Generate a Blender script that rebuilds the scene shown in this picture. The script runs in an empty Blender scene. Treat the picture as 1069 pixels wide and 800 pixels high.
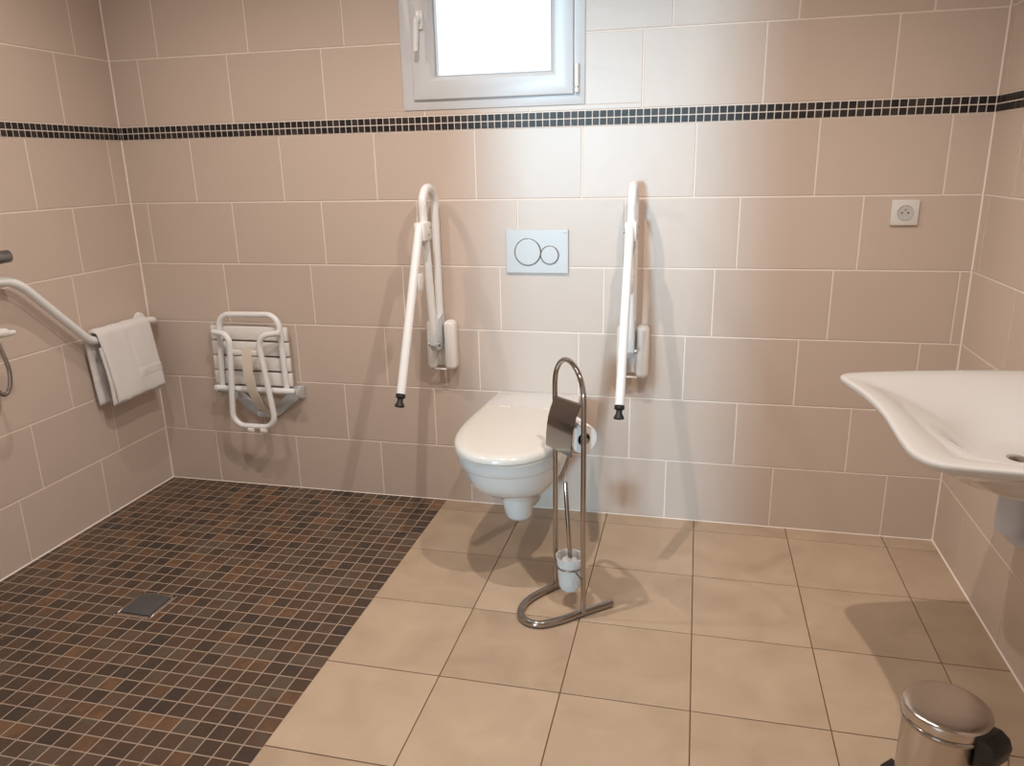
import bpy, bmesh, math, random
from mathutils import Vector, Matrix
random.seed(7)
PI = math.pi
scene = bpy.context.scene
COL = scene.collection

# ------------------------------------------------------------------ helpers
def wloc(o):
    v = Vector((0, 0, 0))
    while o is not None:
        v += o.location; o = o.parent
    return v

def obj(name, bm, mat, parent=None, smooth=True, angle=40, loc=None):
    """bm holds world coordinates; the object's origin goes to loc or the parent's origin"""
    me = bpy.data.meshes.new(name)
    org = wloc(parent) if parent else (Vector(loc) if loc is not None else Vector((0, 0, 0)))
    bm.transform(Matrix.Translation(-org))
    bm.normal_update()
    bm.to_mesh(me); bm.free()
    for m in (mat if isinstance(mat, (list, tuple)) else [mat]):
        me.materials.append(m)
    if smooth:
        for p in me.polygons: p.use_smooth = True
        me.set_sharp_from_angle(angle=math.radians(angle))
    o = bpy.data.objects.new(name, me); COL.objects.link(o)
    if parent: o.parent = parent
    else: o.location = org
    return o

def tag(o, label=None, cat=None, group=None, kind=None):
    if label: o['label'] = label
    if cat: o['category'] = cat
    if group: o['group'] = group
    if kind: o['kind'] = kind
    return o

def thing(name, label, cat, loc, group=None):
    o = bpy.data.objects.new(name, None); COL.objects.link(o)
    o.empty_display_size = .05; o.location = loc
    return tag(o, label, cat, group)

def struct(name, bm, mat, **k):
    return tag(obj(name, bm, mat, **k), kind='structure')

def add_box(bm, lo, hi, bev=0, seg=2, mat=0):
    lo, hi = Vector(lo), Vector(hi)
    r = bmesh.ops.create_cube(bm, size=1)
    vs = r['verts']
    for v in vs:
        v.co = Vector([(lo[i] + hi[i]) / 2 + v.co[i] * (hi[i] - lo[i]) for i in range(3)])
    fs = list({f for v in vs for f in v.link_faces})
    for f in fs: f.material_index = mat
    if bev:
        es = list({e for v in vs for e in v.link_edges})
        bmesh.ops.bevel(bm, geom=es, offset=bev, segments=seg, profile=.5, affect='EDGES')
    return bm

def box(lo, hi, bev=0, seg=2):
    return add_box(bmesh.new(), lo, hi, bev, seg)

def fillet(pts, r, n=8):
    """round the inner corners of a polyline; r a number or list per inner corner"""
    pts = [Vector(p) for p in pts]
    out = [pts[0]]
    for i in range(1, len(pts) - 1):
        rr = r[i - 1] if isinstance(r, (list, tuple)) else r
        a, b, c = pts[i - 1], pts[i], pts[i + 1]
        u = (a - b).normalized(); w = (c - b).normalized()
        ang = u.angle(w)
        if rr <= 0 or ang > PI - .01: out.append(b); continue
        d = rr / math.tan(ang / 2)
        d = min(d, (a - b).length * .499, (c - b).length * .499)
        rr = d * math.tan(ang / 2)
        bis = (u + w).normalized(); cen = b + bis * (rr / math.sin(ang / 2))
        p0 = b + u * d; p1 = b + w * d
        v0 = p0 - cen; v1 = p1 - cen
        tot = v0.angle(v1); ax = v0.cross(v1).normalized()
        for k in range(n + 1):
            out.append(cen + Matrix.Rotation(tot * k / n, 3, ax) @ v0)
    out.append(pts[-1])
    return out

def add_tube(bm, pts, r, seg=14, closed=False, cap=True, mat=0):
    pts = [Vector(p) for p in pts]
    n = len(pts)
    rad = r if isinstance(r, (list, tuple)) else [r] * n
    tans = []
    for i in range(n):
        if closed: t = pts[(i + 1) % n] - pts[i - 1]
        elif i == 0: t = pts[1] - pts[0]
        elif i == n - 1: t = pts[-1] - pts[-2]
        else: t = (pts[i + 1] - pts[i]).normalized() + (pts[i] - pts[i - 1]).normalized()
        tans.append(t.normalized())
    t0 = tans[0]
    up = Vector((0, 0, 1)) if abs(t0.z) < .9 else Vector((1, 0, 0))
    nrm = (up - t0 * up.dot(t0)).normalized()
    rings = []
    for i in range(n):
        t = tans[i]
        nrm = (nrm - t * nrm.dot(t)).normalized()
        b = t.cross(nrm)
        rings.append([bm.verts.new(pts[i] + (nrm * math.cos(2 * PI * k / seg) + b * math.sin(2 * PI * k / seg)) * rad[i]) for k in range(seg)])
    m = n if closed else n - 1
    for i in range(m):
        A, B = rings[i], rings[(i + 1) % n]
        for k in range(seg):
            f = bm.faces.new((A[k], A[(k + 1) % seg], B[(k + 1) % seg], B[k])); f.material_index = mat
    if cap and not closed:
        bm.faces.new(list(reversed(rings[0]))).material_index = mat
        bm.faces.new(rings[-1]).material_index = mat
    return bm

def tube(*a, **k): return add_tube(bmesh.new(), *a, **k)

def add_loft(bm, rings, cap0=True, cap1=True, mat=0):
    R = [[bm.verts.new(p) for p in ring] for ring in rings]
    n = len(R[0])
    for i in range(len(R) - 1):
        for k in range(n):
            f = bm.faces.new((R[i][k], R[i][(k + 1) % n], R[i + 1][(k + 1) % n], R[i + 1][k])); f.material_index = mat
    if cap0: bm.faces.new(list(reversed(R[0]))).material_index = mat
    if cap1: bm.faces.new(R[-1]).material_index = mat
    return bm

def add_lathe(bm, prof, cen, seg=40, axis=(0, 0, 1), cap0=True, cap1=True, mat=0):
    """prof: (radius, height) along axis from cen"""
    ax = Vector(axis).normalized()
    up = Vector((0, 0, 1)) if abs(ax.z) < .9 else Vector((1, 0, 0))
    u = (up - ax * up.dot(ax)).normalized(); w = ax.cross(u); cen = Vector(cen)
    rings = [[cen + ax * h + (u * math.cos(2 * PI * k / seg) + w * math.sin(2 * PI * k / seg)) * max(r, 1e-4) for k in range(seg)] for r, h in prof]
    return add_loft(bm, rings, cap0, cap1, mat)

def lathe(*a, **k): return add_lathe(bmesh.new(), *a, **k)

def add_prism(bm, poly, ex, mat=0):
    """poly: list of 3-D points of a planar outline, ex: extrusion vector"""
    ex = Vector(ex)
    return add_loft(bm, [[Vector(p) for p in poly], [Vector(p) + ex for p in poly]], mat=mat)

def fix(bm):
    bmesh.ops.recalc_face_normals(bm, faces=bm.faces[:]); return bm

def bevel_all(bm, off, seg=2, ang=30):
    fix(bm)
    es = [e for e in bm.edges if len(e.link_faces) == 2 and e.calc_face_angle(0) > math.radians(ang)]
    bmesh.ops.bevel(bm, geom=es, offset=off, segments=seg, profile=.5, affect='EDGES')
    return bm

def copy_tree(o, parent=None):
    c = o.copy(); COL.objects.link(c); c.parent = parent
    for ch in list(o.children): copy_tree(ch, c)
    return c

# ------------------------------------------------------------------ materials
def mat(name, color=(.8, .8, .8), rough=.5, metal=0, **kw):
    m = bpy.data.materials.new(name); m.use_nodes = True
    b = m.node_tree.nodes['Principled BSDF']
    b.inputs['Base Color'].default_value = (*color, 1)
    b.inputs['Roughness'].default_value = rough
    b.inputs['Metallic'].default_value = metal
    for k, v in kw.items(): b.inputs[k.replace('_', ' ')].default_value = v
    return m

def N(m, t, **kw):
    n = m.node_tree.nodes.new(t)
    for k, v in kw.items(): setattr(n, k, v)
    return n

def bump_noise(m, scale, strength, dist=.002, detail=3, stretch=None):
    nt = m.node_tree; b = nt.nodes['Principled BSDF']
    tc = N(m, 'ShaderNodeTexCoord'); no = N(m, 'ShaderNodeTexNoise'); bp = N(m, 'ShaderNodeBump')
    no.inputs['Scale'].default_value = scale; no.inputs['Detail'].default_value = detail
    bp.inputs['Strength'].default_value = strength; bp.inputs['Distance'].default_value = dist
    src = tc.outputs['Object']
    if stretch:
        mp = N(m, 'ShaderNodeMapping'); mp.inputs['Scale'].default_value = stretch
        nt.links.new(src, mp.inputs['Vector']); src = mp.outputs['Vector']
    nt.links.new(src, no.inputs['Vector'])
    nt.links.new(no.outputs['Fac'], bp.inputs['Height']); nt.links.new(bp.outputs['Normal'], b.inputs['Normal'])
    return m

def ramp(m, stops, interp='LINEAR'):
    r = N(m, 'ShaderNodeValToRGB'); cr = r.color_ramp; cr.interpolation = interp
    while len(cr.elements) < len(stops): cr.elements.new(.5)
    for e, (p, c) in zip(cr.elements, stops): e.position = p; e.color = (*c, 1)
    return r

def tile_mat(name, stops, rough, noise_scale, noise_amt, bump, bump_scale=14, spec=.5, cluster=0):
    """per-tile colour from the face attribute 'tile', mottled by noise"""
    m = mat(name, rough=rough); nt = m.node_tree; b = nt.nodes['Principled BSDF']
    b.inputs['Specular IOR Level'].default_value = spec
    at = N(m, 'ShaderNodeAttribute', attribute_name='tile')
    tc = N(m, 'ShaderNodeTexCoord')
    mp = N(m, 'ShaderNodeVectorMath', operation='ADD'); sc = N(m, 'ShaderNodeVectorMath', operation='SCALE')
    sc.inputs['Scale'].default_value = 37.0
    comb = N(m, 'ShaderNodeCombineXYZ')
    nt.links.new(at.outputs['Fac'], comb.inputs[0]); nt.links.new(at.outputs['Fac'], comb.inputs[2])
    nt.links.new(comb.outputs[0], sc.inputs[0])
    nt.links.new(tc.outputs['Object'], mp.inputs[0]); nt.links.new(sc.outputs[0], mp.inputs[1])
    no = N(m, 'ShaderNodeTexNoise'); no.inputs['Scale'].default_value = noise_scale; no.inputs['Detail'].default_value = 5
    no.inputs['Distortion'].default_value = .6
    nt.links.new(mp.outputs[0], no.inputs['Vector'])
    ma = N(m, 'ShaderNodeMath', operation='MULTIPLY_ADD'); ma.inputs[1].default_value = noise_amt
    sub = N(m, 'ShaderNodeMath', operation='SUBTRACT'); sub.inputs[1].default_value = .5
    nt.links.new(no.outputs['Fac'], sub.inputs[0]); nt.links.new(sub.outputs[0], ma.inputs[0]); nt.links.new(at.outputs['Fac'], ma.inputs[2])
    val = ma.outputs[0]
    if cluster:
        n2 = N(m, 'ShaderNodeTexNoise'); n2.inputs['Scale'].default_value = 2.6; n2.inputs['Detail'].default_value = 2
        nt.links.new(tc.outputs['Object'], n2.inputs['Vector'])
        s2 = N(m, 'ShaderNodeMath', operation='SUBTRACT'); s2.inputs[1].default_value = .5
        m2 = N(m, 'ShaderNodeMath', operation='MULTIPLY_ADD'); m2.inputs[1].default_value = cluster
        nt.links.new(n2.outputs['Fac'], s2.inputs[0]); nt.links.new(s2.outputs[0], m2.inputs[0]); nt.links.new(val, m2.inputs[2])
        val = m2.outputs[0]
    r = ramp(m, stops); nt.links.new(val, r.inputs['Fac']); nt.links.new(r.outputs['Color'], b.inputs['Base Color'])
    if bump:
        n3 = N(m, 'ShaderNodeTexNoise'); n3.inputs['Scale'].default_value = bump_scale; n3.inputs['Detail'].default_value = 3
        n3.inputs['Distortion'].default_value = 1.0
        nt.links.new(mp.outputs[0], n3.inputs['Vector'])
        bp = N(m, 'ShaderNodeBump'); bp.inputs['Strength'].default_value = bump; bp.inputs['Distance'].default_value = .004
        nt.links.new(n3.outputs['Fac'], bp.inputs['Height']); nt.links.new(bp.outputs['Normal'], b.inputs['Normal'])
    return m

M = {}
M['wall_tile'] = tile_mat('cream_wall_tile', [(0, (.580, .478, .408)), (.5, (.610, .506, .433)), (1, (.640, .534, .460))], .33, 5, .5, .14, 9, .5)
M['grout'] = mat('pale_grout', (.86, .78, .71), .8)
M['band_tile'] = tile_mat('dark_band_mosaic', [(0, (.012, .010, .011)), (.6, (.026, .020, .020)), (1, (.05, .034, .032))], .42, 30, .2, .04, 60, .4)
M['floor_tile'] = tile_mat('sand_floor_tile', [(0, (.39, .290, .205)), (.5, (.49, .374, .269)), (1, (.58, .458, .338))], .36, 7, 1.1, .08, 20, .45)
M['floor_grout'] = mat('brown_floor_grout', (.17, .095, .055), .85)
M['mosaic'] = tile_mat('slate_mosaic', [(0, (.046, .033, .027)), (.12, (.058, .038, .027)), (.4, (.078, .047, .030)), (.62, (.096, .056, .035)), (.76, (.098, .074, .053)), (.9, (.118, .063, .034)), (1, (.165, .088, .046))], .36, 22, .5, .3, 60, .5, cluster=.3)
M['mosaic_grout'] = mat('taupe_mosaic_grout', (.36, .278, .215), .8)
M['ceiling'] = mat('white_ceiling', (.82, .80, .77), .9)
M['plaster'] = mat('white_wall_paint', (.78, .74, .68), .9)
M['pvc'] = mat('white_pvc', (.66, .68, .71), .32)
M['gasket'] = mat('grey_gasket', (.42, .44, .46), .6)
M['enamel'] = mat('white_enamelled_tube', (.85, .865, .87), .28, Coat_Weight=.3)
M['bracketgrey'] = mat('pale_grey_enamel', (.60, .63, .65), .35)
M['plastic'] = mat('white_plastic', (.86, .845, .82), .35)
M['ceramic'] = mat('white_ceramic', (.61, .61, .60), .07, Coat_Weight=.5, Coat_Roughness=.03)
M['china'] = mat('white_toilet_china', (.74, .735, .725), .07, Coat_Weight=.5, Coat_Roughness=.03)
M['seat'] = mat('ivory_toilet_lid', (.70, .675, .625), .18)
M['black'] = mat('black_rubber', (.012, .012, .013), .55)
M['blackpl'] = mat('black_plastic', (.012, .012, .014), .35)
M['chrome'] = mat('polished_chrome', (.42, .395, .38), .09, 1)
M['cover'] = mat('dark_polished_chrome', (.20, .185, .175), .12, 1)
M['steel'] = bump_noise(mat('brushed_steel', (.60, .55, .51), .2, 1), 60, .02, .001, 2, (1, 1, .05))
M['steeldark'] = mat('dark_steel', (.30, .30, .31), .35, 1)
M['flush'] = mat('satin_white_plate', (.565, .575, .585), .3)
M['ring'] = mat('satin_chrome_ring', (.42, .45, .48), .25, 1)
M['towel'] = bump_noise(mat('white_terry_cloth', (.80, .78, .77), .95, Sheen_Weight=.35), 420, .55, .004, 2)
M['strap'] = bump_noise(mat('cream_webbing', (.74, .68, .58), .9), 300, .4, .002, 2)
M['paper'] = bump_noise(mat('white_tissue', (.84, .83, .82), .95), 160, .3, .002)
M['card'] = mat('grey_cardboard', (.25, .24, .24), .9)
M['frost'] = bump_noise(mat('frosted_glass', (.87, .85, .83), .45, Transmission_Weight=.35, IOR=1.3), 170, .6, .004, 2)
M['bristle'] = bump_noise(mat('white_bristle', (.75, .76, .77), .9), 200, 1, .01)
M['socket'] = mat('white_socket', (.74, .73, .71), .35)
M['socketin'] = mat('grey_socket_well', (.56, .56, .55), .45)
M['slate'] = mat('dark_grey_grate', (.12, .12, .125), .4, .5)
M['galv'] = mat('zinc', (.45, .5, .55), .35, 1)
M['pipe'] = mat('pale_plastic_pipe', (.60, .61, .66), .3)
g = bpy.data.materials.new('window_glass'); g.use_nodes = True
g.node_tree.nodes.clear()
gl = N(g, 'ShaderNodeBsdfGlass'); gl.inputs['IOR'].default_value = 1.45; tr = N(g, 'ShaderNodeBsdfTransparent')
mx = N(g, 'ShaderNodeMixShader'); mx.inputs[0].default_value = .08; go = N(g, 'ShaderNodeOutputMaterial')
g.node_tree.links.new(tr.outputs[0], mx.inputs[1]); g.node_tree.links.new(gl.outputs[0], mx.inputs[2]); g.node_tree.links.new(mx.outputs[0], go.inputs[0])
M['glass'] = g

# ------------------------------------------------------------------ tiling
def tile_layer(bm):
    return bm.faces.layers.float.get('tile') or bm.faces.layers.float.new('tile')

def add_tile(bm, lay, O, U, V, Nn, r, h, bev, mi, rnd=None):
    u0, u1, v0, v1 = r
    if u1 - u0 < .004 or v1 - v0 < .004: return
    b = min(bev, (u1 - u0) / 3, (v1 - v0) / 3)
    def P(u, v, d): return bm.verts.new(O + U * u + V * v + Nn * d)
    q = [(u0, v0), (u1, v0), (u1, v1), (u0, v1)]
    qi = [(u0 + b, v0 + b), (u1 - b, v0 + b), (u1 - b, v1 - b), (u0 + b, v1 - b)]
    A = [P(u, v, 0) for u, v in q]; B = [P(u, v, h - b * .6) for u, v in q]; Cc = [P(u, v, h) for u, v in qi]
    rnd = random.random() if rnd is None else rnd
    fs = [bm.faces.new(Cc)]
    for k in range(4):
        j = (k + 1) % 4
        fs.append(bm.faces.new((B[k], B[j], Cc[j], Cc[k])))
        fs.append(bm.faces.new((A[k], A[j], B[j], B[k])))
    for f in fs: f.material_index = mi; f[lay] = rnd

def minus(r, h):
    """rectangle r minus hole h -> rectangles"""
    u0, u1, v0, v1 = r; a0, a1, b0, b1 = h
    if u1 <= a0 or u0 >= a1 or v1 <= b0 or v0 >= b1: return [r]
    out = []
    if v0 < b0: out.append((u0, u1, v0, b0))
    if v1 > b1: out.append((u0, u1, b1, v1))
    w0, w1 = max(v0, b0), min(v1, b1)
    if u0 < a0: out.append((u0, a0, w0, w1))
    if u1 > a1: out.append((a1, u1, w0, w1))
    return out

PX = .403                                   # wall tile module
CZ = [0, .2492, .5016, .7546, 1.0076, 1.2608, 1.5145]      # course joints up to the dark band
BZ0, BZ1 = 1.5145, 1.5665
UZ = [BZ1, 1.8235, 2.0765, 2.3295, 2.46]
GR = .0056
HGT = .0022                                 # tile face stands this far proud of the grout
RW = 3.2653; HC = 2.46; YF = -3.35

def tiled_wall(name, O, U, V, Nn, length, offs, uoffs, slab, hole=None):
    O, U, V, Nn = map(Vector, (O, U, V, Nn))
    bm = bmesh.new(); lay = tile_layer(bm)
    for lo, hi in slab: add_box(bm, lo, hi)
    for f in bm.faces: f.material_index = 1
    courses = [(CZ[i], CZ[i + 1], offs[i]) for i in range(6)] + [(UZ[i], UZ[i + 1], uoffs[i]) for i in range(4)]
    base = O - Nn * HGT
    for z0, z1, off in courses:
        k = -2
        while off + k * PX < length:
            r = (max(off + k * PX + GR / 2, .003), min(off + (k + 1) * PX - GR / 2, length - .003), z0 + GR / 2, z1 - GR / 2)
            k += 1
            if r[1] - r[0] < .006: continue
            val = .5 + random.uniform(-.3, .3)
            for q in (minus(r, hole) if hole else [r]):
                add_tile(bm, lay, base, U, V, Nn, q, HGT, .0012, 0, val)
    return struct(name, bm, [M['wall_tile'], M['grout']], smooth=False)

# window opening
WX0, WX1, WZ0, WZ1 = 1.261, 1.946, 1.588, 2.235
T = .22
tiled_wall('wall_back', (0, 0, 0), (1, 0, 0), (0, 0, 1), (0, -1, 0), RW,
           [.2611, .1138, .3139, .0056 + PX * 0, .0803, .3232], [.133, .230, .133, .23],
           [((-T, HGT, 0), (WX0, T, HC)), ((WX1, HGT, 0), (RW + T, T, HC)), ((WX0, HGT, 0), (WX1, T, WZ0)), ((WX0, HGT, WZ1), (WX1, T, HC))],
           hole=(WX0 - .002, WX1 + .002, WZ0 - .002, WZ1 + .002))
# left wall: u runs from the corner towards the viewer
tiled_wall('wall_left', (0, 0, 0), (0, -1, 0), (0, 0, 1), (1, 0, 0), -YF,
           [.408, .297, .092, .386, .324, .083], [.285, .173, .285, .173],
           [((-T, YF - T, 0), (-HGT, HGT, HC))])
tiled_wall('wall_right', (RW, 0, 0), (0, -1, 0), (0, 0, 1), (-1, 0, 0), -YF,
           [.26, .108, .30, .385, .06, .25], [.045, .24, .045, .24],
           [((RW + HGT, YF - T, 0), (RW + T, HGT, HC))])

# wall behind the viewer with the doorway the daylight comes through
DX0, DX1, DH = 1.02, 1.96, 2.25
bm = bmesh.new()
for lo, hi in [((0, YF - .12, 0), (DX0, YF, HC)), ((DX1, YF - .12, 0), (RW, YF, HC)), ((DX0, YF - .12, DH), (DX1, YF, HC))]:
    add_box(bm, lo, hi)
struct('wall_front', bm, M['plaster'], smooth=False)
struct('ceiling', box((-T, YF - T, HC), (RW + T, T, HC + .1)), M['ceiling'], smooth=False)

# dark two-row mosaic bands
def band(name, O, U, Nn, length, start):
    O, U, Nn = map(Vector, (O, U, Nn)); V = Vector((0, 0, 1))
    bm = bmesh.new(); lay = tile_layer(bm)
    p = .0258
    A = O + U * 0 + V * BZ0 - Nn * .003; B = O + U * length + V * BZ1 + Nn * .0002
    lo = [min(A[i], B[i]) for i in range(3)]; hi = [max(A[i], B[i]) for i in range(3)]
    add_box(bm, lo, hi, mat=1)
    pv = (BZ1 - BZ0) / 2
    for row in range(2):
        u = start - p
        while u < length:
            r = (max(u + .0017, .002), min(u + p - .0017, length - .002), BZ0 + row * pv + .0019, BZ0 + (row + 1) * pv - .0019)
            u += p
            if r[1] - r[0] > .006:
                add_tile(bm, lay, O - Nn * .001, U, V, Nn, r, .003, .0009, 0)
    return struct(name, bm, [M['band_tile'], M['grout']], smooth=False)
band('trim_1', (0, 0, 0), (1, 0, 0), (0, -1, 0), RW, .012)
band('trim_2', (0, 0, 0), (0, -1, 0), (1, 0, 0), -YF, .016)
band('trim_3', (RW, 0, 0), (0, -1, 0), (-1, 0, 0), -YF, .02)

# white corner and floor joints
bm = bmesh.new()
for a in ((.0, 0), (RW, 0)):
    s = 1 if a[0] == 0 else -1
    add_prism(bm, [(a[0], 0, 0), (a[0] + s * .004, 0, 0), (a[0], -.004, 0)], (0, 0, HC))
struct('trim_4', fix(bm), M['grout'], smooth=False)
bm = bmesh.new()
add_prism(bm, [(0, 0, 0), (0, -.003, 0), (0, 0, .003)], (RW, 0, 0))
add_prism(bm, [(0, 0, 0), (.004, 0, 0), (0, 0, .004)], (0, YF, 0))
add_prism(bm, [(RW, 0, 0), (RW - .004, 0, 0), (RW, 0, .004)], (0, YF, 0))
struct('trim_5', fix(bm), M['grout'], smooth=False)

# ------------------------------------------------------------------ floors
SX = 1.3565; SY = -.053 * 38
FP = .3465; FX = 2.3943; FY = -.0875
bm = bmesh.new(); lay = tile_layer(bm)
add_box(bm, (-T, YF - 1.6, -.12), (RW + T, T, -.0035)); 
for f in bm.faces: f.material_index = 1
for i in range(-8, 4):
    for j in range(-1, 14):
        u0, u1 = FX + i * FP + .0016, FX + (i + 1) * FP - .0016
        v1, v0 = FY - j * FP - .0016, FY - (j + 1) * FP + .0016
        u0, u1 = max(u0, .0), min(u1, RW); v0, v1 = max(v0, YF - 1.5), min(v1, -.0)
        if u1 <= u0 or v1 <= v0: continue
        val = .5 + random.uniform(-.17, .17)
        for q in minus((u0, u1, v0, v1), (-1, SX, SY, 1)):
            add_tile(bm, lay, Vector((0, 0, -.0035)), Vector((1, 0, 0)), Vector((0, 1, 0)), Vector((0, 0, 1)), q, .0035, .001, 0, val)
struct('floor', bm, [M['floor_tile'], M['floor_grout']], smooth=False)

bm = bmesh.new(); lay = tile_layer(bm); MP = .053
add_box(bm, (0, SY, -.0036), (SX, 0, -.0003), mat=1)
DRX, DRY, DRS = .624, -.982, .066
for i in range(0, 26):
    for j in range(0, 38):
        u1 = SX - i * MP - .0019; u0 = max(SX - (i + 1) * MP + .0019, .001)
        v1 = -j * MP - .0019; v0 = -(j + 1) * MP + .0019
        if i == 0: u1 = SX - .0005
        for q in minus((u0, u1, v0, v1), (DRX - DRS - .003, DRX + DRS + .003, DRY - DRS - .003, DRY + DRS + .003)):
            add_tile(bm, lay, Vector((0, 0, -.0012)), Vector((1, 0, 0)), Vector((0, 1, 0)), Vector((0, 0, 1)), q, .0014, .0009, 0)
tag(obj('floor_shower', bm, [M['mosaic'], M['mosaic_grout']], smooth=False), kind='structure')

# shower drain
d = thing('shower_drain', 'square dark grey drain grate set in the brown mosaic shower floor', 'drain', (DRX, DRY, 0))
bm = bmesh.new(); s = DRS
for a in (0, 1, 2, 3):
    c = [(-s, -s), (s, -s), (s, s), (-s, s)]; e = .007
    lo, hi = [((-s, -s), (s, -s + e)), ((s - e, -s), (s, s)), ((-s, s - e), (s, s)), ((-s, -s), (-s + e, s))][a]
    add_box(bm, (DRX + lo[0], DRY + lo[1], -.003), (DRX + hi[0], DRY + hi[1], .0025), .0006, 1)
tag(obj('frame', bm, M['steel'], d), 'thin steel frame')
bm = box((DRX - s + .010, DRY - s + .010, -.002), (DRX + s - .010, DRY + s - .010, .006), .002, 2)
obj('grate', bm, M['slate'], d)

# ------------------------------------------------------------------ window
wf = bmesh.new()
def frame_ring(bm, x0, x1, z0, z1, w, y0, y1, bev):
    add_loft(bm, [], False, False) if False else None
    for lo, hi in [((x0, y0, z0), (x1, y1, z0 + w)), ((x0, y0, z1 - w), (x1, y1, z1)), ((x0, y0, z0 + w), (x0 + w, y1, z1 - w)), ((x1 - w, y0, z0 + w), (x1, y1, z1 - w))]:
        add_box(bm, lo, hi, bev, 2)
    return bm
def mitred(bm, x0, x1, z0, z1, prof):
    """sweep profile (inset, y) round a rectangle with mitred corners"""
    n = len(prof); rings = []
    for cx, cz, sx, sz in [(x0, z0, 1, 1), (x1, z0, -1, 1), (x1, z1, -1, -1), (x0, z1, 1, -1)]:
        rings.append([bm.verts.new((cx + sx * i, y, cz + sz * i)) for i, y in prof])
    for a in range(4):
        A, B = rings[a], rings[(a + 1) % 4]
        for k in range(n):
            bm.faces.new((A[k], A[(k + 1) % n], B[(k + 1) % n], B[k]))
    return fix(bm)
win = tag(obj('window_1', bevel_all(mitred(bmesh.new(), WX0, WX1, WZ0, WZ1, [(0, -.004), (.062, -.004), (.062, .06), (0, .06)]), .002), M['pvc'], smooth=True), kind='structure')
SA = (1.3055, 1.9085, 1.6205, 2.2035)
sash = obj('sash', bevel_all(mitred(bmesh.new(), *SA, [(0, -.006), (.004, -.016), (.068, -.016), (.074, -.008), (.084, .012), (.084, .05), (0, .05)]), .0015), M['pvc'], win)
bm = mitred(bmesh.new(), SA[0] + .082, SA[1] - .082, SA[2] + .082, SA[3] - .082, [(0, .010), (.004, .010), (.004, .016), (0, .016)])
tag(obj('gasket', bm, M['gasket'], sash), 'grey rubber glazing gasket')
bm = box((SA[0] + .08, .020, SA[2] + .08), (SA[1] - .08, .026, SA[3] - .08))
tag(obj('pane', bm, M['glass'], sash), 'clear glass pane full of white daylight')
# espagnolette handle
bm = box((1.332, -.026, 1.862), (1.360, -.0165, 1.925), .004, 2)
hb = bm
add_tube(hb, fillet([(1.346, -.02, 1.895), (1.346, -.058, 1.895), (1.340, -.060, 1.785)], .014), [.010] * 10 + [.0085], 10)
tag(obj('handle', hb, M['enamel'], win), 'white lever handle pointing down')
bm = bmesh.new()
add_lathe(bm, [(.003, 0), (.0085, .003), (.0085, .016), (.004, .018), (.004, .021), (.0085, .023), (.0085, .098), (.003, .101)], (1.9185, -.014, 1.625), 14)
tag(obj('hinge', bm, M['plastic'], win), 'white barrel hinge at the lower right corner')

# ------------------------------------------------------------------ flush plate
fp = thing('flush_plate', 'pale grey dual flush plate with two round buttons on the wall above the toilet', 'flush plate', (1.767, 0, .985))
FZ0, FZ1 = .984, 1.149
bm = box((1.646, -.010, FZ0), (1.888, 0, FZ1), .003, 2)
# small grey mark in the top right corner
obj('plate', bm, M['flush'], fp, angle=12)
for cx, cz, r in [(1.732, 1.0645, .0505), (1.8165, 1.0535, .0345)]:
    bt = obj('button', lathe([(r - .002, 0), (r - .002, .0035), (r - .004, .0045)], (cx, -.0095, cz), 48, (0, -1, 0), cap0=False), M['flush'], fp, angle=18)
    pts = [(cx + r * math.cos(2 * PI * k / 48), -.0105, cz + r * math.sin(2 * PI * k / 48)) for k in range(48)]
    tag(obj('ring', tube(pts, .0021, 8, closed=True), M['ring'], bt), 'grey metal ring round the button')
# worn grey wordmark of a few strokes
bm = bmesh.new()
for k in range(7):
    x = 1.866 + k * .0024
    add_box(bm, (x, -.0105, 1.1345), (x + .0017, -.0098, 1.1375 + (.0012 if k in (3, 4) else 0)))
tag(obj('maker_mark', bm, M['gasket'], fp, smooth=False), 'tiny grey lettering in the upper right corner')

# ------------------------------------------------------------------ wall socket
so = thing('wall_socket', 'square white power socket with a round grey well on the tiles above the washbasin', 'socket', (3.033, 0, 1.162))
bm = box((2.990, -.011, 1.162), (3.076, 0, 1.246), .003, 2)
obj('cover', bm, M['socket'], so)
sc_ = (3.033, 1.204)
bm = lathe([(.0255, 0), (.0255, .003), (.0235, .0035), (.0225, .001), (.0005, .001)], (sc_[0], -.0105, sc_[1]), 40, (0, -1, 0), cap0=False)
well = tag(obj('well', bm, M['socketin'], so), 'grey round socket well')
for dx, dz, n in [(-.0095, -.001, 'pin_hole'), (.0095, -.001, 'pin_hole'), (0, .009, 'earth_pin')]:
    bm = lathe([(.0027, 0), (.0027, .0012)], (sc_[0] + dx, -.0112, sc_[1] + dz), 12, (0, -1, 0))
    obj(n, bm, M['black'] if n == 'pin_hole' else M['steeldark'], well)

# ------------------------------------------------------------------ toilet
TX = 1.765
def dshape(yf, yb, hw, hwb, z, n=48, p=2.3, ywide=None):
    """rounded outline: superellipse nose towards -y, straight flanks back to yb; n points, starts at back left"""
    yw = ywide if ywide is not None else yf + hw * 1.45
    yw = min(yw, yb - .01)
    pts = []
    k = n // 4
    for i in range(k):                              # left flank, back to widest
        t = i / k
        w = hwb + (hw - hwb) * math.sin(t * PI / 2)
        pts.append(Vector((TX - w, yb + (yw - yb) * t, z)))
    for i in range(n - 2 * k):                      # nose
        a = PI * i / (n - 2 * k)
        c, s = math.cos(a), math.sin(a)
        pts.append(Vector((TX - hw * math.copysign(abs(c) ** (2 / p), c), yw - (yw - yf) * abs(s) ** (2 / p), z)))
    for i in range(k):
        t = 1 - i / k
        w = hwb + (hw - hwb) * math.sin(t * PI / 2)
        pts.append(Vector((TX + w, yb + (yw - yb) * t, z)))
    return pts
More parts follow.
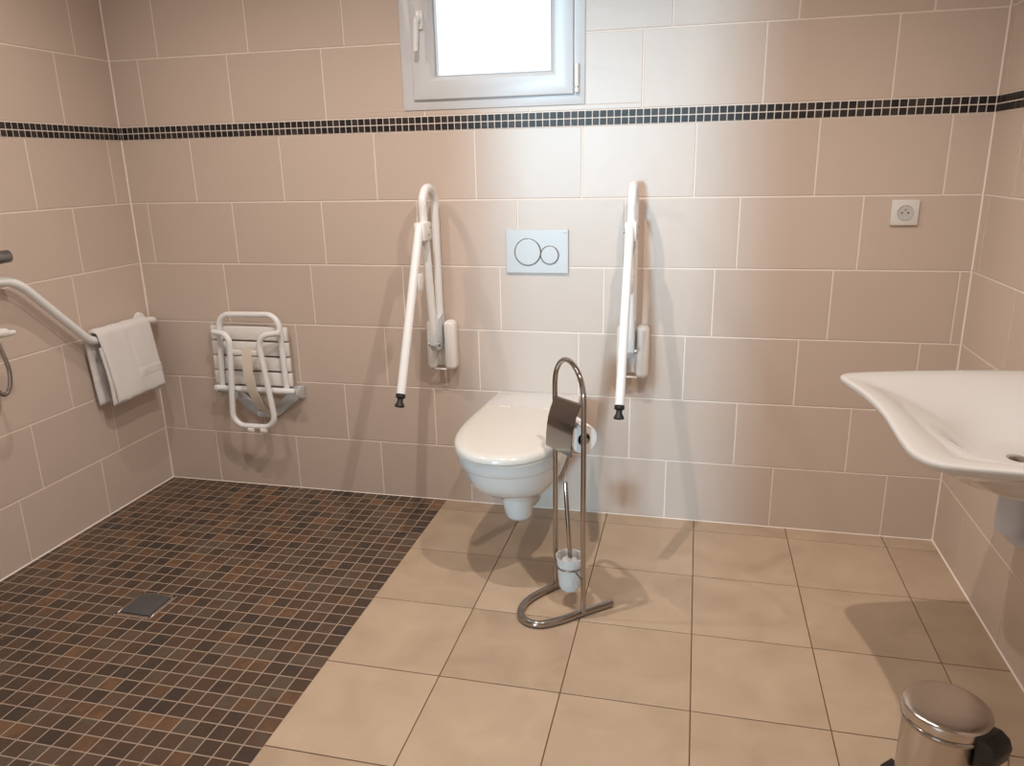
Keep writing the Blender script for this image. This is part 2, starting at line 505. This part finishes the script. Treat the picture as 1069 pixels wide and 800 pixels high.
to = thing('toilet', 'white wall hung toilet with closed ivory lid below the flush plate', 'toilet', (TX, -.3, .14))
bm = bmesh.new()
rings = []
for z, yf, hw, hwb in [(.155, -.34, .050, .045), (.19, -.40, .070, .065), (.235, -.455, .092, .095), (.270, -.51, .116, .12), (.298, -.57, .138, .135), (.325, -.612, .154, .146), (.355, -.640, .166, .155), (.385, -.655, .173, .160), (.408, -.662, .176, .162), (.414, -.664, .177, .163), (.417, -.678, .182, .164), (.424, -.684, .185, .166), (.455, -.69, .187, .167), (.463, -.686, .184, .166)]:
    rings.append(dshape(yf, -.0015, hw, hwb, z))
add_loft(bm, rings)
# raised rear deck the lid is hinged to
rings = [[Vector((TX + sx * w, y, z)) for sx, y in ((-1, -.0015), (-1, -.225), (1, -.225), (1, -.0015))] for z, w in ((.44, .170), (.490, .170), (.496, .164))]
rings = []
for z, w in ((.44, .168), (.489, .170), (.497, .1665), (.499, .160)):
    r = []
    for k in range(8): r.append(Vector((TX - w - .012 * math.sin(k / 7 * PI / 2), -.0015 - .225 * k / 7, z)))
    for k in range(8): r.append(Vector((TX + w + .012 * math.sin((7 - k) / 7 * PI / 2), -.0015 - .225 * (7 - k) / 7, z)))
    rings.append(r)
add_loft(bm, rings)
obj('bowl', fix(bm), M['china'], to, angle=50)
# trap under the bowl
bm = bmesh.new(); rings = []
for z, ry, rx, cy in [(.345, .080, .072, -.41), (.29, .076, .065, -.405), (.24, .070, .060, -.392), (.19, .063, .055, -.380), (.158, .058, .051, -.374), (.145, .050, .045, -.372), (.139, .037, .034, -.372)]:
    rings.append([Vector((TX + rx * math.cos(2 * PI * k / 32), cy + ry * math.sin(2 * PI * k / 32), z)) for k in range(32)])
add_loft(bm, rings)
obj('trap', fix(bm), M['china'], to, angle=60)
# seat ring and lid
def slab(zs, hwk, name, m):
    bm = bmesh.new(); rings = []
    for z, ins in zs:
        rings.append(dshape(-.722 + ins, -.205, .193 - ins, .180 - ins, z, p=2.25, ywide=-.42))
    add_loft(bm, rings); return obj(name, fix(bm), m, to, angle=35)
slab([(.4635, .012), (.466, .005), (.473, .003), (.479, .006)], 0, 'seat_ring', M['seat'])
slab([(.4805, .004), (.483, 0), (.492, 0), (.500, .004), (.505, .013), (.5075, .032)], 0, 'lid', M['seat'])
for dx in (-.085, .085):
    obj('lid_hinge', tube([(TX + dx - .024, -.205, .500), (TX + dx + .024, -.205, .500)], .010, 14), M['seat'], to)

# ------------------------------------------------------------------ fold-up support arms
def make_arm(x0, label):
    g_ = 'fold up grab arms either side of the toilet'
    t = thing('support_arm', label, 'grab rail', (x0, 0, .60), g_)
    def X(p): return (x0 + p[0], p[1], p[2])
    # wall cover: two rounded lobes with a slot between them
    bm = bmesh.new()
    add_box(bm, X((-.050, -.014, .606)), X((.055, -.001, .785)), .006, 2)
    for a, b in ((.012, .060), (-.060, -.022)):
        pts = []
        lobe = bmesh.new()
        add_box(lobe, X((a, -.062, .598)), X((b, -.001, .797)), .018, 4)
        me = bpy.data.meshes.new('tmp'); lobe.to_mesh(me); lobe.free(); bm.from_mesh(me); bpy.data.meshes.remove(me)
    add_box(bm, X((-.03, -.060, .598)), X((.02, -.05, .604)), .002, 1)
    obj('wall_cover', bm, M['plastic'], t)
    # hinge fork
    poly = [(-.128, .792), (-.095, .812), (-.020, .835), (-.016, .73), (-.075, .690), (-.112, .690), (-.132, .715)]
    bm = add_prism(bmesh.new(), [X((-.020, y, z)) for y, z in poly], (.030, 0, 0))
    br = obj('hinge_bracket', bevel_all(bm, .003), M['bracketgrey'], t)
    bm = lathe([(.009, 0), (.009, .048), (.004, .050)], X((-.029, -.108, .715)), 14, (1, 0, 0))
    tag(obj('axle', bm, M['galv'], br), 'zinc hinge axle')
    # U tube folded up
    path = fillet([X((-.005, -.036, .77)), X((-.005, -.034, 1.310)), X((-.005, -.178, 1.310)), X((-.005, -.115, .76))], [.070, .0695], 12)
    obj('arm_tube', tube(path, .0155, 16), M['enamel'], t)
    # clamp that carries the leg
    bm = bmesh.new()
    add_box(bm, X((-.024, -.222, 1.125)), X((.017, -.140, 1.190)), .006, 2)
    cl = obj('clamp', bm, M['plastic'], t)
    for dz, dy in ((.045, -.158), (.020, -.178)):
        tag(obj('screw', lathe([(.004, 0), (.004, .002)], X((.017, dy, 1.125 + dz)), 10, (1, 0, 0)), M['steeldark'], cl), 'dark screw head')
    tag(obj('screw', lathe([(.007, 0), (.007, .004), (.003, .005)], X((-.024, -.205, 1.160)), 12, (-1, 0, 0)), M['steeldark'], cl), 'dark screw head')
    # leg hanging outwards from the clamp
    a = Vector(X((-.006, -.212, 1.178))); b = Vector(X((-.004, -.492, .622)))
    bm = tube([a, b], .0158, 16)
    lg = obj('support_leg', bm, M['enamel'], t)
    dr = (b - a).normalized()
    bm = lathe([(.0165, -.004), (.0168, .008), (.010, .012), (.010, .022), (.0165, .034), (.0175, .040), (.012, .042)], b, 20, dr)
    tag(obj('foot', bm, M['black'], lg), 'black rubber foot')
    # little latch on the leg
    c = a + dr * .19
    bm = bmesh.new(); add_box(bm, (c.x + .008, c.y + .002, c.z - .052), (c.x + .019, c.y + .046, c.z + .006), .003, 2)
    obj('latch', bm, M['plastic'], lg)
    return t
arm = make_arm(1.381, 'white fold up support arm left of the toilet, next to the shower floor')
arm2 = copy_tree(arm); arm2.location.x = 2.139
arm2['label'] = 'white fold up support arm right of the toilet, behind the paper stand'

# ------------------------------------------------------------------ folding shower seat
fs = thing('folding_shower_chair', 'white slatted folding shower seat folded up against the back wall', 'shower seat', (.53, 0, .36))
yB = -.052
# seat frame tube (inverted U), behind it the slats
path = fillet([(.372, yB, .468), (.402, yB, .79), (.425, yB, .805), (.66, yB, .81), (.685, yB, .79), (.681, yB, .47)], [.05, .02, .02, .05], 8)
path = fillet([(.366, yB, .468), (.390, yB, .799), (.670, yB, .804), (.676, yB, .47)], [.055, .055], 10)
obj('seat_frame', tube(path, .0125, 14), M['enamel'], fs)
for k in range(4):
    z0 = .488 + k * .0665
    bm = bmesh.new()
    xl, xr = .326 + .002 * k, .696 - .001 * k
    add_box(bm, (xl, -.040, z0), (xr, -.022, z0 + .0585), .004, 2)
    obj('slat', bm, M['plastic'], fs)
bm = bmesh.new()
add_tube(bm, [(.338, -.062, .474), (.722, -.062, .474)], .0135, 14)
ax = obj('hinge_bar', bm, M['enamel'], fs)
for x, sx in ((.722, 1), (.338, -1)):
    tag(obj('bolt', lathe([(.007, 0), (.007, .004)], (x, -.062, .474), 12, (sx, 0, 0)), M['steeldark'], ax), 'dark bolt head')
# wall brackets running down to the strap anchor
for xs, x2 in ((.735, .585), (.345, .505)):
    bm = bmesh.new()
    s = 1 if xs > .5 else -1
    poly = [(xs, -.004, .485), (xs - s * .004, -.004, .445), (x2 + s * .02, -.004, .345), (x2, -.004, .345), (x2, -.004, .378), (xs - s * .075, -.004, .455), (xs - s * .075, -.004, .480)]
    add_prism(bm, poly, (0, -.012, 0))
    poly = [(xs, -.004, .490), (xs, -.078, .486), (xs, -.078, .462), (xs, -.030, .435), (xs, -.004, .435)]
    add_prism(bm, poly, (-s * .006, 0, 0))
    obj('wall_bracket', bevel_all(bm, .002), M['bracketgrey'], fs)
bm = box((.500, -.026, .336), (.590, -.001, .362), .004, 2)
obj('strap_anchor', bm, M['bracketgrey'], fs)
# support leg loop folded flat in front
yL = -.096
pl = fillet([(.362, -.080, .7345), (.452, yL, .728), (.436, yL, .335), (.602, yL, .322), (.612, yL, .728), (.700, -.080, .738)], [.06, .065, .065, .06], 10)
pl = fillet([(.374, -.080, .728), (.460, yL, .722), (.424, yL, .318), (.634, yL, .318), (.590, yL, .722), (.690, -.080, .733)], [.055, .055, .055, .055], 10)
lg = obj('support_loop', tube(pl, .0125, 14), M['enamel'], fs)
for x in (.515, .575):
    bm = box((x - .015, yL - .016, .296), (x + .015, yL + .014, .313), .004, 2)
    obj('foot', bm, M['plastic'], lg)
bm = bmesh.new(); add_box(bm, (.452, -.098, .634), (.596, -.084, .656), .004, 2)
obj('cross_brace', bm, M['plastic'], lg)
# webbing strap
bm = bmesh.new()
cs = [(.533, -.094, .668), (.533, -.102, .62), (.535, -.108, .55), (.541, -.100, .48), (.551, -.078, .412), (.561, -.046, .372), (.564, -.030, .358)]
rings = []
for i, (x, y, z) in enumerate(cs):
    a = cs[max(i - 1, 0)]; b = cs[min(i + 1, len(cs) - 1)]
    tv = Vector((0, b[1] - a[1], b[2] - a[2])).normalized(); nv = Vector((0, tv.z, -tv.y))
    w = .0235 - .002 * i / 6
    c = Vector((x, y, z))
    rings.append([c + Vector((-w, 0, 0)) - nv * .0015, c + Vector((w, 0, 0)) - nv * .0015, c + Vector((w, 0, 0)) + nv * .0015, c + Vector((-w, 0, 0)) + nv * .0015])
add_loft(bm, rings)
tag(obj('strap', fix(bm), M['strap'], fs), 'cream webbing strap')

# ------------------------------------------------------------------ angled grab rail on the left wall
gr = thing('angled_grab_rail', 'white angled grab rail on the left wall with the towel over its lower end', 'grab rail', (0, -.4, .76))
BX = .052
path = fillet([(.002, -.068, .768), (BX, -.068, .768), (BX, -.400, .744), (BX, -.700, 1.040), (BX, -1.02, 1.040), (.002, -1.02, 1.040)], [.035, .10, .17, .035], 10)
obj('rail', tube(path, .0165, 16), M['enamel'], gr)
for y, z in ((-.068, .768), (-1.02, 1.040)):
    obj('flange', lathe([(.030, 0), (.034, .004), (.032, .012), (.018, .016)], (0.0005, y, z), 28, (1, 0, 0)), M['plastic'], gr)
bm = tube(fillet([(BX, -.085, .768), (BX, -.045, .764), (.044, -.022, .757)], .02), [.0155, .0155, .0155, .0155, .0155, .0155, .0155, .0155, .0155, .0155, .013], 14)
obj('end_stub', bm, M['plastic'], gr)

# ------------------------------------------------------------------ towel over the rail
tw = thing('towel', 'folded white terry towel hanging over the lower end of the angled grab rail', 'towel', (BX, -.25, .76))
def flap(name, prof, y0, y1, th, tilt, fn=None):
    """closed cloth slab: prof = centre line (x, z) from the top down, swept along y"""
    NY = 30
    # resample profile
    P = [Vector((a, 0, b)) for a, b in prof]
    bm = bmesh.new(); rings = []
    n = len(P)
    nor = []
    for i in range(n):
        t = (P[min(i + 1, n - 1)] - P[max(i - 1, 0)]).normalized()
        nor.append(Vector((-t.z, 0, t.x)))
    for j in range(NY + 1):
        s = j / NY
        e = min(1, min(s, 1 - s) / .045); e = math.sqrt(max(0, 1 - (1 - e) ** 2))
        half = th / 2 * (.35 + .65 * e)
        A, B = [], []
        for i in range(n):
            f = i / (n - 1)
            y = y0 + (y1 - y0) * s + tilt(f, s)
            c = P[i] + Vector((0, y, 0))
            wob = .0020 * math.sin(9 * s + 5 * f) * f + .0012 * math.sin(23 * s - 8 * f)
            disp = fn(f, s) if fn else 0
            endf = 1 - .55 * max(0, (f - .95) / .05) ** 2
            A.append(c + nor[i] * (half * endf + wob + disp)); B.append(c - nor[i] * (half * endf - wob))
        rings.append(A + list(reversed(B)))
    add_loft(bm, rings)
    return fix(bm)
def sag(f, s): return 0
# front layer wraps over the rail
r = .0265
top = [(BX + r * math.cos(a), .752 + .008 + r * math.sin(a)) for a in [PI - PI * k / 10 for k in range(0, 11)]]
def dense(pts, n):
    out = []
    L = [0]
    for a, b in zip(pts, pts[1:]): L.append(L[-1] + math.hypot(b[0] - a[0], b[1] - a[1]))
    for k in range(n):
        d_ = L[-1] * k / (n - 1)
        i = max(j for j in range(len(L)) if L[j] <= d_ + 1e-9); i = min(i, len(pts) - 2)
        t = (d_ - L[i]) / (L[i + 1] - L[i])
        out.append((pts[i][0] + (pts[i + 1][0] - pts[i][0]) * t, pts[i][1] + (pts[i + 1][1] - pts[i][1]) * t))
    return out
frontp = top + [(BX + r + .007, .72), (BX + r + .020, .64), (BX + r + .030, .56), (BX + r + .034, .492)]
def hem(f, s):
    """woven borders of the folded towel: a raised bar across and a folded edge down"""
    h = 0
    if s > .50: h += .0055 * math.exp(-((f - .735) / .012) ** 2) + .0045 * math.exp(-((f - .775) / .010) ** 2)
    h -= .0045 * math.exp(-((s - .50) / .018) ** 2) * (1 if .25 < f < .80 else 0)
    return h
backp = [(BX - r + .001, .760), (BX - r - .002, .70), (BX - r - .003, .62), (BX - r - .002, .55), (BX - r + .004, .478)]
fr = flap('front', dense(frontp, 46), -.390, -.100, .016, lambda f, s: (.012 * max(0, f - .5) if s < .5 else .006 * f) + .02 * (.5 - s) * (f - .35), hem)
obj('front_fold', fr, M['towel'], tw, angle=70)
bk_ = flap('back', dense(backp, 30), -.408, -.108, .016, lambda f, s: .02 * f * (1 - s), lambda f, s: .004 * math.exp(-((f - .62) / .02) ** 2))
obj('back_fold', bk_, M['towel'], tw, angle=70)
inner = [(BX + r - .001, .722), (BX + r + .006, .66), (BX + r + .014, .57), (BX + r + .016, .480)]
bk_ = flap('inner', dense(inner, 30), -.398, -.106, .014, lambda f, s: .012 * f * (1 - s))
obj('inner_fold', bk_, M['towel'], tw, angle=70)

# ------------------------------------------------------------------ shower mixer and hose at the left edge
mx_ = thing('shower_mixer', 'dark chrome shower mixer bar above the angled grab rail on the left wall', 'tap', (0, -.9, 1.12))
bm = lathe([(.014, 0), (.0215, .004), (.0225, .05), (.020, .055), (.0235, .062), (.0235, .30), (.018, .305)], (.078, -.722, 1.122), 28, (0, -1, 0))
obj('body', bm, M['steeldark'], mx_)
for y in (-.83, -.98):
    obj('wall_union', lathe([(.030, 0), (.030, .008), (.014, .012), (.014, .062)], (.0005, y, 1.122), 24, (1, 0, 0)), M['chrome'], mx_)
hk = thing('hose_holder', 'small white holder on the left wall with a chrome shower hose hanging from it', 'holder', (0, -.80, .875))
bm = bmesh.new()
add_lathe(bm, [(.026, 0), (.026, .006), (.012, .010), (.012, .078)], (.0005, -.835, .882), 20, (1, 0, 0))
add_tube(bm, [(.08, -.86, .880), (.08, -.800, .872), (.08, -.786, .867), (.08, -.764, .866)], [.017, .0165, .0105, .009], 14)
obj('hook', bm, M['plastic'], hk)
hp = [(.08, -.842, .858), (.082, -.834, .835), (.084, -.824, .79), (.085, -.818, .74), (.083, -.826, .690), (.081, -.845, .668), (.08, -.868, .680), (.08, -.895, .75), (.08, -.915, .86), (.08, -.925, .98), (.08, -.93, 1.10)]
def spline(p, n=6):
    P = [Vector(q) for q in p]; out = []
    for i in range(len(P) - 1):
        a, b, c, d_ = P[max(i - 1, 0)], P[i], P[i + 1], P[min(i + 2, len(P) - 1)]
        for k in range(n):
            t = k / n
            out.append(.5 * ((2 * b) + (c - a) * t + (2 * a - 5 * b + 4 * c - d_) * t * t + (3 * b - a - 3 * c + d_) * t ** 3))
    out.append(P[-1]); return out
tag(obj('shower_hose', tube(spline(hp, 8), .0075, 12), M['chrome'], loc=(.08, -.83, .67)), 'looped chrome shower hose hanging at the left edge below the white holder', 'hose')

# ------------------------------------------------------------------ washbasin on the right wall
wb = thing('washbasin', 'wide white ceramic washbasin with a gently curved front edge fixed to the right wall', 'washbasin', (RW, -1.12, .80))
SZ = .85
yA, yBk = -.705, -1.475                     # far and near ends at the wall
def arc(c, r0, a0, a1, n): return [(c[0] + r0 * math.cos(a0 + (a1 - a0) * k / n), c[1] + r0 * math.sin(a0 + (a1 - a0) * k / n)) for k in range(n + 1)]
# plan outline, counter clockwise seen from above starting at the far wall end
ctrl = [(RW - .001, yA), (3.10, -.722), (2.95, -.750), (2.85, -.774), (2.776, -.796), (2.740, -.816), (2.729, -.842), (2.735, -.880), (2.753, -.960), (2.766, -1.06), (2.770, -1.14), (2.768, -1.22), (2.766, -1.31), (2.768, -1.362), (2.778, -1.402), (2.802, -1.432), (2.850, -1.445), (2.95, -1.452), (3.10, -1.462), (RW - .001, yBk)]
out2 = [(v.x, v.y) for v in spline([(a, b, 0) for a, b in ctrl], 9)]
nwall = 36
for k in range(1, nwall): out2.append((RW - .001, yBk + (yA - yBk) * k / nwall))
cen = Vector((3.055, -1.12, 0))
def ring(scale, z, cx=None, sh=0, blend=0, rx=.19, ry=.26):
    pts = []
    for i, (x, y) in enumerate(out2):
        p = Vector((x, y, 0)) - cen
        a = math.atan2(p.y / ry, p.x / rx)
        e = Vector((rx * math.cos(a), ry * math.sin(a), 0))
        q = p * scale
        q = q * (1 - blend) + e * blend
        pts.append(Vector((min(cen.x + q.x, RW - .001), cen.y + q.y, z if not callable(z) else z(cen + q))))
    return pts
bm = bmesh.new()
rings = [ring(.12, .708, blend=1, rx=.07, ry=.07), ring(.5, .720, blend=1, rx=.13, ry=.17), ring(.75, .752, blend=.85, rx=.18, ry=.24), ring(.84, .786, blend=.6, rx=.20, ry=.28), ring(.91, .817, blend=.2, rx=.21, ry=.3), ring(.965, .829), ring(.986, .8325), ring(.996, .8365), ring(1.0, .8415), ring(.998, .846), ring(.994, .8487), ring(.986, .850),
         ]
def sstep(x): x = max(0, min(1, x)); return x * x * (3 - 2 * x)
NT = 22
for k in range(NT + 1):
    t = k / NT
    e = 1 - t
    rings.append(ring(.95 - .75 * t, .8495 - .0935 * sstep((t - .02) / .80) , blend=sstep(t / .5), rx=.026 + .222 * e, ry=.026 + .30 * e))
rings.append(ring(.2, .748, blend=1, rx=.022, ry=.022))
add_loft(bm, rings)
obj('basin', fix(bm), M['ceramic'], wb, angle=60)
bm = box((3.188, yBk + .04, .846), (RW - .0012, yA - .03, .862), .006, 3)
obj('back_ledge', bm, M['ceramic'], wb)
bm = lathe([(.0205, 0), (.020, .003), (.012, .006), (.003, .006)], (cen.x, cen.y, .752), 28)
tag(obj('drain_plug', bm, M['chrome'], wb), 'chrome waste plug')
bm = tube(fillet([(3.06, cen.y, .712), (3.06, cen.y, .58), (3.12, cen.y, .545), (3.17, cen.y, .60), (RW - .001, cen.y, .60)], .03), .020, 16)
add_lathe(bm, [(.032, 0), (.032, .10), (.024, .105)], (3.06, cen.y, .585), 20)
tag(obj('siphon', bm, M['pipe'], wb), 'pale plastic siphon pipe under the basin')

# ------------------------------------------------------------------ paper and brush stand
FR = Vector((2.059, -.778, 0)); BR = Vector((1.943, -.606, 0))
UU = (BR - FR).normalized()                 # along the hoop
NNs = Vector((-UU.y, UU.x, 0))              # towards the toilet side
if NNs.x > 0: NNs = -NNs
st = thing('toilet_paper_stand', 'chrome floor stand with hoop top for paper roll and brush in front of the toilet', 'stand', ((FR.x + BR.x) / 2, (FR.y + BR.y) / 2, 0))
BRz = .0125
base = [Vector((2.140, -.678, BRz)), FR + Vector((0, .030, BRz)), Vector((1.993, -.808, BRz)), Vector((1.935, -.842, BRz)), Vector((1.886, -.832, BRz)), Vector((1.860, -.785, BRz)), Vector((1.872, -.712, BRz)), BR + Vector((-.008, -.012, BRz)), BR + Vector((.03, .022, BRz))]
bp_ = spline(base, 8)
obj('base_tube', tube(bp_, .0118, 16), M['chrome'], st)
hw_ = (BR - FR).length / 2; mid = (FR + BR) / 2
Fb = Vector((2.057, -.752, 0)); Bb = Vector((1.944, -.612, 0))
FR2 = FR + UU * .012
pts = [Vector((2.059, -.760, .016))]
pts += [FR + Vector((0, 0, .30))]
for k in range(0, 17):
    a = PI * k / 16
    pts.append(mid - UU * hw_ * math.cos(a) + Vector((0, 0, .722 + hw_ * .98 * math.sin(a))))
pts += [BR + Vector((0, 0, .30)), BR + Vector((0, 0, .016))]
obj('hoop', tube(pts, .0082, 14), M['chrome'], st)
# roll arm
ra = FR + UU * .004; rb = FR + UU * .140 - NNs * .014
bm = tube(fillet([ra + Vector((0, 0, .600)), FR - NNs * .016 + UU * .012 + Vector((0, 0, .598)), rb + Vector((0, 0, .596))], .01), .006, 12)
obj('roll_bar', bm, M['chrome'], st)
# curved cover plate
prof = [(.000, .712), (.008, .698), (.017, .676), (.025, .650), (.030, .620), (.033, .590), (.034, .560), (.033, .552)]
bm = bmesh.new(); rings = []
u0, u1 = .014, (BR - FR).length - .006
for n_, z in prof:
    a = FR + UU * u0 + NNs * n_ + Vector((0, 0, z)); b = FR + UU * u1 + NNs * n_ + Vector((0, 0, z - .026))
    o_ = NNs * .0012
    rings.append([a - o_, b - o_, b + o_, a + o_])
add_loft(bm, rings)
tag(obj('roll_cover', fix(bm), M['cover'], st, angle=30), 'curved chrome cover flap over the paper roll')
bm = tube([FR + UU * .005 + Vector((0, 0, .712)), BR - UU * .005 + Vector((0, 0, .684))], .003, 10)
obj('cover_pivot', bm, M['chrome'], st)
CU = Vector((2.004, -.693, 0))
pts = [CU + Vector((.0428 * math.cos(2 * PI * k / 36), .0428 * math.sin(2 * PI * k / 36), .143)) for k in range(36)]
bm = tube(pts, .003, 8, closed=True)
for rod in (FR, BR):
    dv = (rod - CU).normalized()
    add_tube(bm, [CU + dv * .044 + Vector((0, 0, .143)), rod + Vector((0, 0, .143))], .004, 8)
obj('cup_ring', bm, M['chrome'], st)

rl = thing('toilet_roll', 'white toilet paper roll under the chrome cover of the stand', 'toilet roll', mid + Vector((0, 0, .592)))
c0 = FR + UU * .030 - NNs * .016 + Vector((0, 0, .596))
bm = bmesh.new()
add_lathe(bm, [(.0205, 0), (.042, 0), (.0445, .003), (.0445, .095), (.042, .098), (.0205, .098), (.0205, 0)], c0, 44, UU, cap0=False, cap1=False)
obj('paper', fix(bm), M['paper'], rl)
bm = lathe([(.0205, .002), (.0205, .096), (.0195, .096), (.0195, .002), (.0205, .002)], c0, 32, UU, cap0=False, cap1=False)
tag(obj('core', fix(bm), M['card'], rl), 'grey cardboard core')

cup = thing('brush_cup', 'frosted crackle glass cup held in the ring of the chrome stand', 'brush cup', CU + Vector((0, 0, .048)))
bm = lathe([(.016, .056), (.027, .059), (.034, .070), (.037, .10), (.0395, .145), (.0430, .170), (.0450, .178), (.0430, .178), (.0385, .15), (.035, .10), (.032, .075), (.026, .064), (.004, .063)], CU, 40, cap0=True, cap1=True)
obj('glass', fix(bm), M['frost'], cup)
br_ = thing('toilet_brush', 'toilet brush with chrome rod handle standing in the frosted glass cup', 'brush', CU + Vector((0, 0, .06)))
hb_ = CU + Vector((.004, 0, .13)); ht = Vector((1.990, -.692, .432))
obj('handle', tube([hb_, ht - (ht - hb_).normalized() * .004, ht], [.0075, .0075, .0055], 14), M['chrome'], br_)
bm = bmesh.new()
add_lathe(bm, [(.008, .068), (.022, .071), (.027, .09), (.028, .13), (.027, .160), (.012, .172)], CU, 26)
for v in bm.verts:
    v.co += Vector((random.uniform(-.002, .002), random.uniform(-.002, .002), random.uniform(-.002, .002)))
obj('bristles', fix(bm), M['bristle'], br_)

# ------------------------------------------------------------------ pedal bin
PBX, PBY, PBH, PBR = 2.922, -1.318, .262, .0865
pb = thing('pedal_bin', 'round stainless steel pedal bin on the floor under the washbasin', 'bin', (PBX, PBY, 0))
R_ = PBR
obj('body', lathe([(R_ - .006, .018), (R_ - .003, .020), (R_ - .003, .222), (R_ - .001, .226)], (PBX, PBY, 0), 56), M['steel'], pb, angle=30)
obj('base_ring', lathe([(R_ - .006, .0005), (R_ + .001, .002), (R_ + .001, .017), (R_ - .004, .020)], (PBX, PBY, 0), 56), M['blackpl'], pb)
obj('rim', lathe([(R_ - .004, .222), (R_ + .0015, .223), (R_ + .0025, .228), (R_ + .001, .232), (R_ - .004, .233)], (PBX, PBY, 0), 56), M['chrome'], pb, angle=60)
lid = obj('lid', lathe([(R_ - .003, .233), (R_, .235), (R_ + .0005, .2515), (R_ - .0015, .2555), (R_ - .006, .2585), (R_ * .8, .2595), (R_ * .3, .2605), (.001, .2607)], (PBX, PBY, 0), 64), M['steel'], pb, angle=50)
hd = Vector((.68, -.73, 0)).normalized(); hs = Vector((-hd.y, hd.x, 0)); pc = Vector((PBX, PBY, 0))
bm = bmesh.new()
poly = [(.078, .250), (.096, .252), (.114, .242), (.122, .222), (.116, .192), (.098, .168), (.082, .168)]
add_prism(bm, [pc + hd * a - hs * .033 + Vector((0, 0, z)) for a, z in poly], hs * .066)
tag(obj('hinge', bevel_all(bm, .004), M['blackpl'], pb), 'black plastic lid hinge')
pd = -hd
bm = bmesh.new()
ps = Vector((-pd.y, pd.x, 0))
add_prism(bm, [pc + pd * (R_ - .012) - ps * .018 + Vector((0, 0, .010)), pc + pd * (R_ + .030) - ps * .022 + Vector((0, 0, .014)), pc + pd * (R_ + .030) + ps * .022 + Vector((0, 0, .014)), pc + pd * (R_ - .012) + ps * .018 + Vector((0, 0, .010))], (0, 0, .008))
tag(obj('pedal', bevel_all(bm, .003), M['blackpl'], pb), 'black foot pedal')
hp_ = [pc + hd * (R_ + .022) - hs * .045 + Vector((0, 0, .20)), pc + hd * (R_ + .05) - hs * .045 + Vector((0, 0, .14)), pc + hd * (R_ + .05) + hs * .045 + Vector((0, 0, .14)), pc + hd * (R_ + .022) + hs * .045 + Vector((0, 0, .20))]
hpf = fillet([pc + hd * (R_ + .028) - hs * .036 + Vector((0, 0, .205)), pc + hd * (R_ + .034) - hs * .040 + Vector((0, 0, .130)), pc + hd * (R_ + .034) + hs * .040 + Vector((0, 0, .130)), pc + hd * (R_ + .028) + hs * .036 + Vector((0, 0, .205))], .02)
tag(obj('carry_handle', tube(hpf, .0022, 8), M['chrome'], pb), 'thin wire carrying handle')

# ------------------------------------------------------------------ light
def spot(name, loc, power, color, r, size):
    l = bpy.data.lights.new(name, 'SPOT'); l.energy = power; l.color = color; l.shadow_soft_size = r
    l.spot_size = math.radians(size); l.spot_blend = 1.0
    o = bpy.data.objects.new(name, l); o.location = loc; COL.objects.link(o); return o
WARM = (1.0, .895, .81)
for loc, p, sz in (((1.64, -1.10, 2.44), 60, 162), ((2.47, -1.36, 2.44), 70, 162), ((.70, -1.0, 2.44), 34, 166)):
    spot('ceiling_spotlight', loc, p, WARM, .013, sz)
# daylight that comes level through the doorway behind the viewer
s = bpy.data.lights.new('doorway_daylight', 'SUN'); s.energy = 1.45; s.color = (.46, .76, .95); s.angle = math.radians(6)
so_ = bpy.data.objects.new('doorway_daylight', s); COL.objects.link(so_)
so_.rotation_euler = Vector((.16, 1, -.05)).to_track_quat('-Z', 'Y').to_euler()

w = bpy.data.worlds.new('overcast_sky'); scene.world = w; w.use_nodes = True
bg = w.node_tree.nodes['Background']; bg.inputs['Color'].default_value = (.90, .96, 1.0, 1); bg.inputs['Strength'].default_value = 1.15

# ------------------------------------------------------------------ camera
cam = bpy.data.cameras.new('camera'); co = bpy.data.objects.new('camera', cam); COL.objects.link(co)
F = 792.8431
cam.sensor_fit = 'HORIZONTAL'; cam.sensor_width = 36; cam.lens = 36 * F / 1069
cam.clip_start = .02
yaw, pit, rol = -.2395, -.2815, -.0215
f = Vector((math.sin(yaw) * math.cos(pit), math.cos(yaw) * math.cos(pit), math.sin(pit)))
r0 = Vector((math.cos(yaw), -math.sin(yaw), 0)); u0 = r0.cross(f)
rr = r0 * math.cos(rol) + u0 * math.sin(rol); uu = -r0 * math.sin(rol) + u0 * math.cos(rol)
m3 = Matrix((rr, uu, -f)).transposed()
co.matrix_world = Matrix.Translation((2.3547, -2.8588, 1.3901)) @ m3.to_4x4()
scene.camera = co
vs = scene.view_settings
vs.view_transform = 'Standard'; vs.look = 'None'; vs.gamma = 1; vs.exposure = .12; vs.use_curve_mapping = False
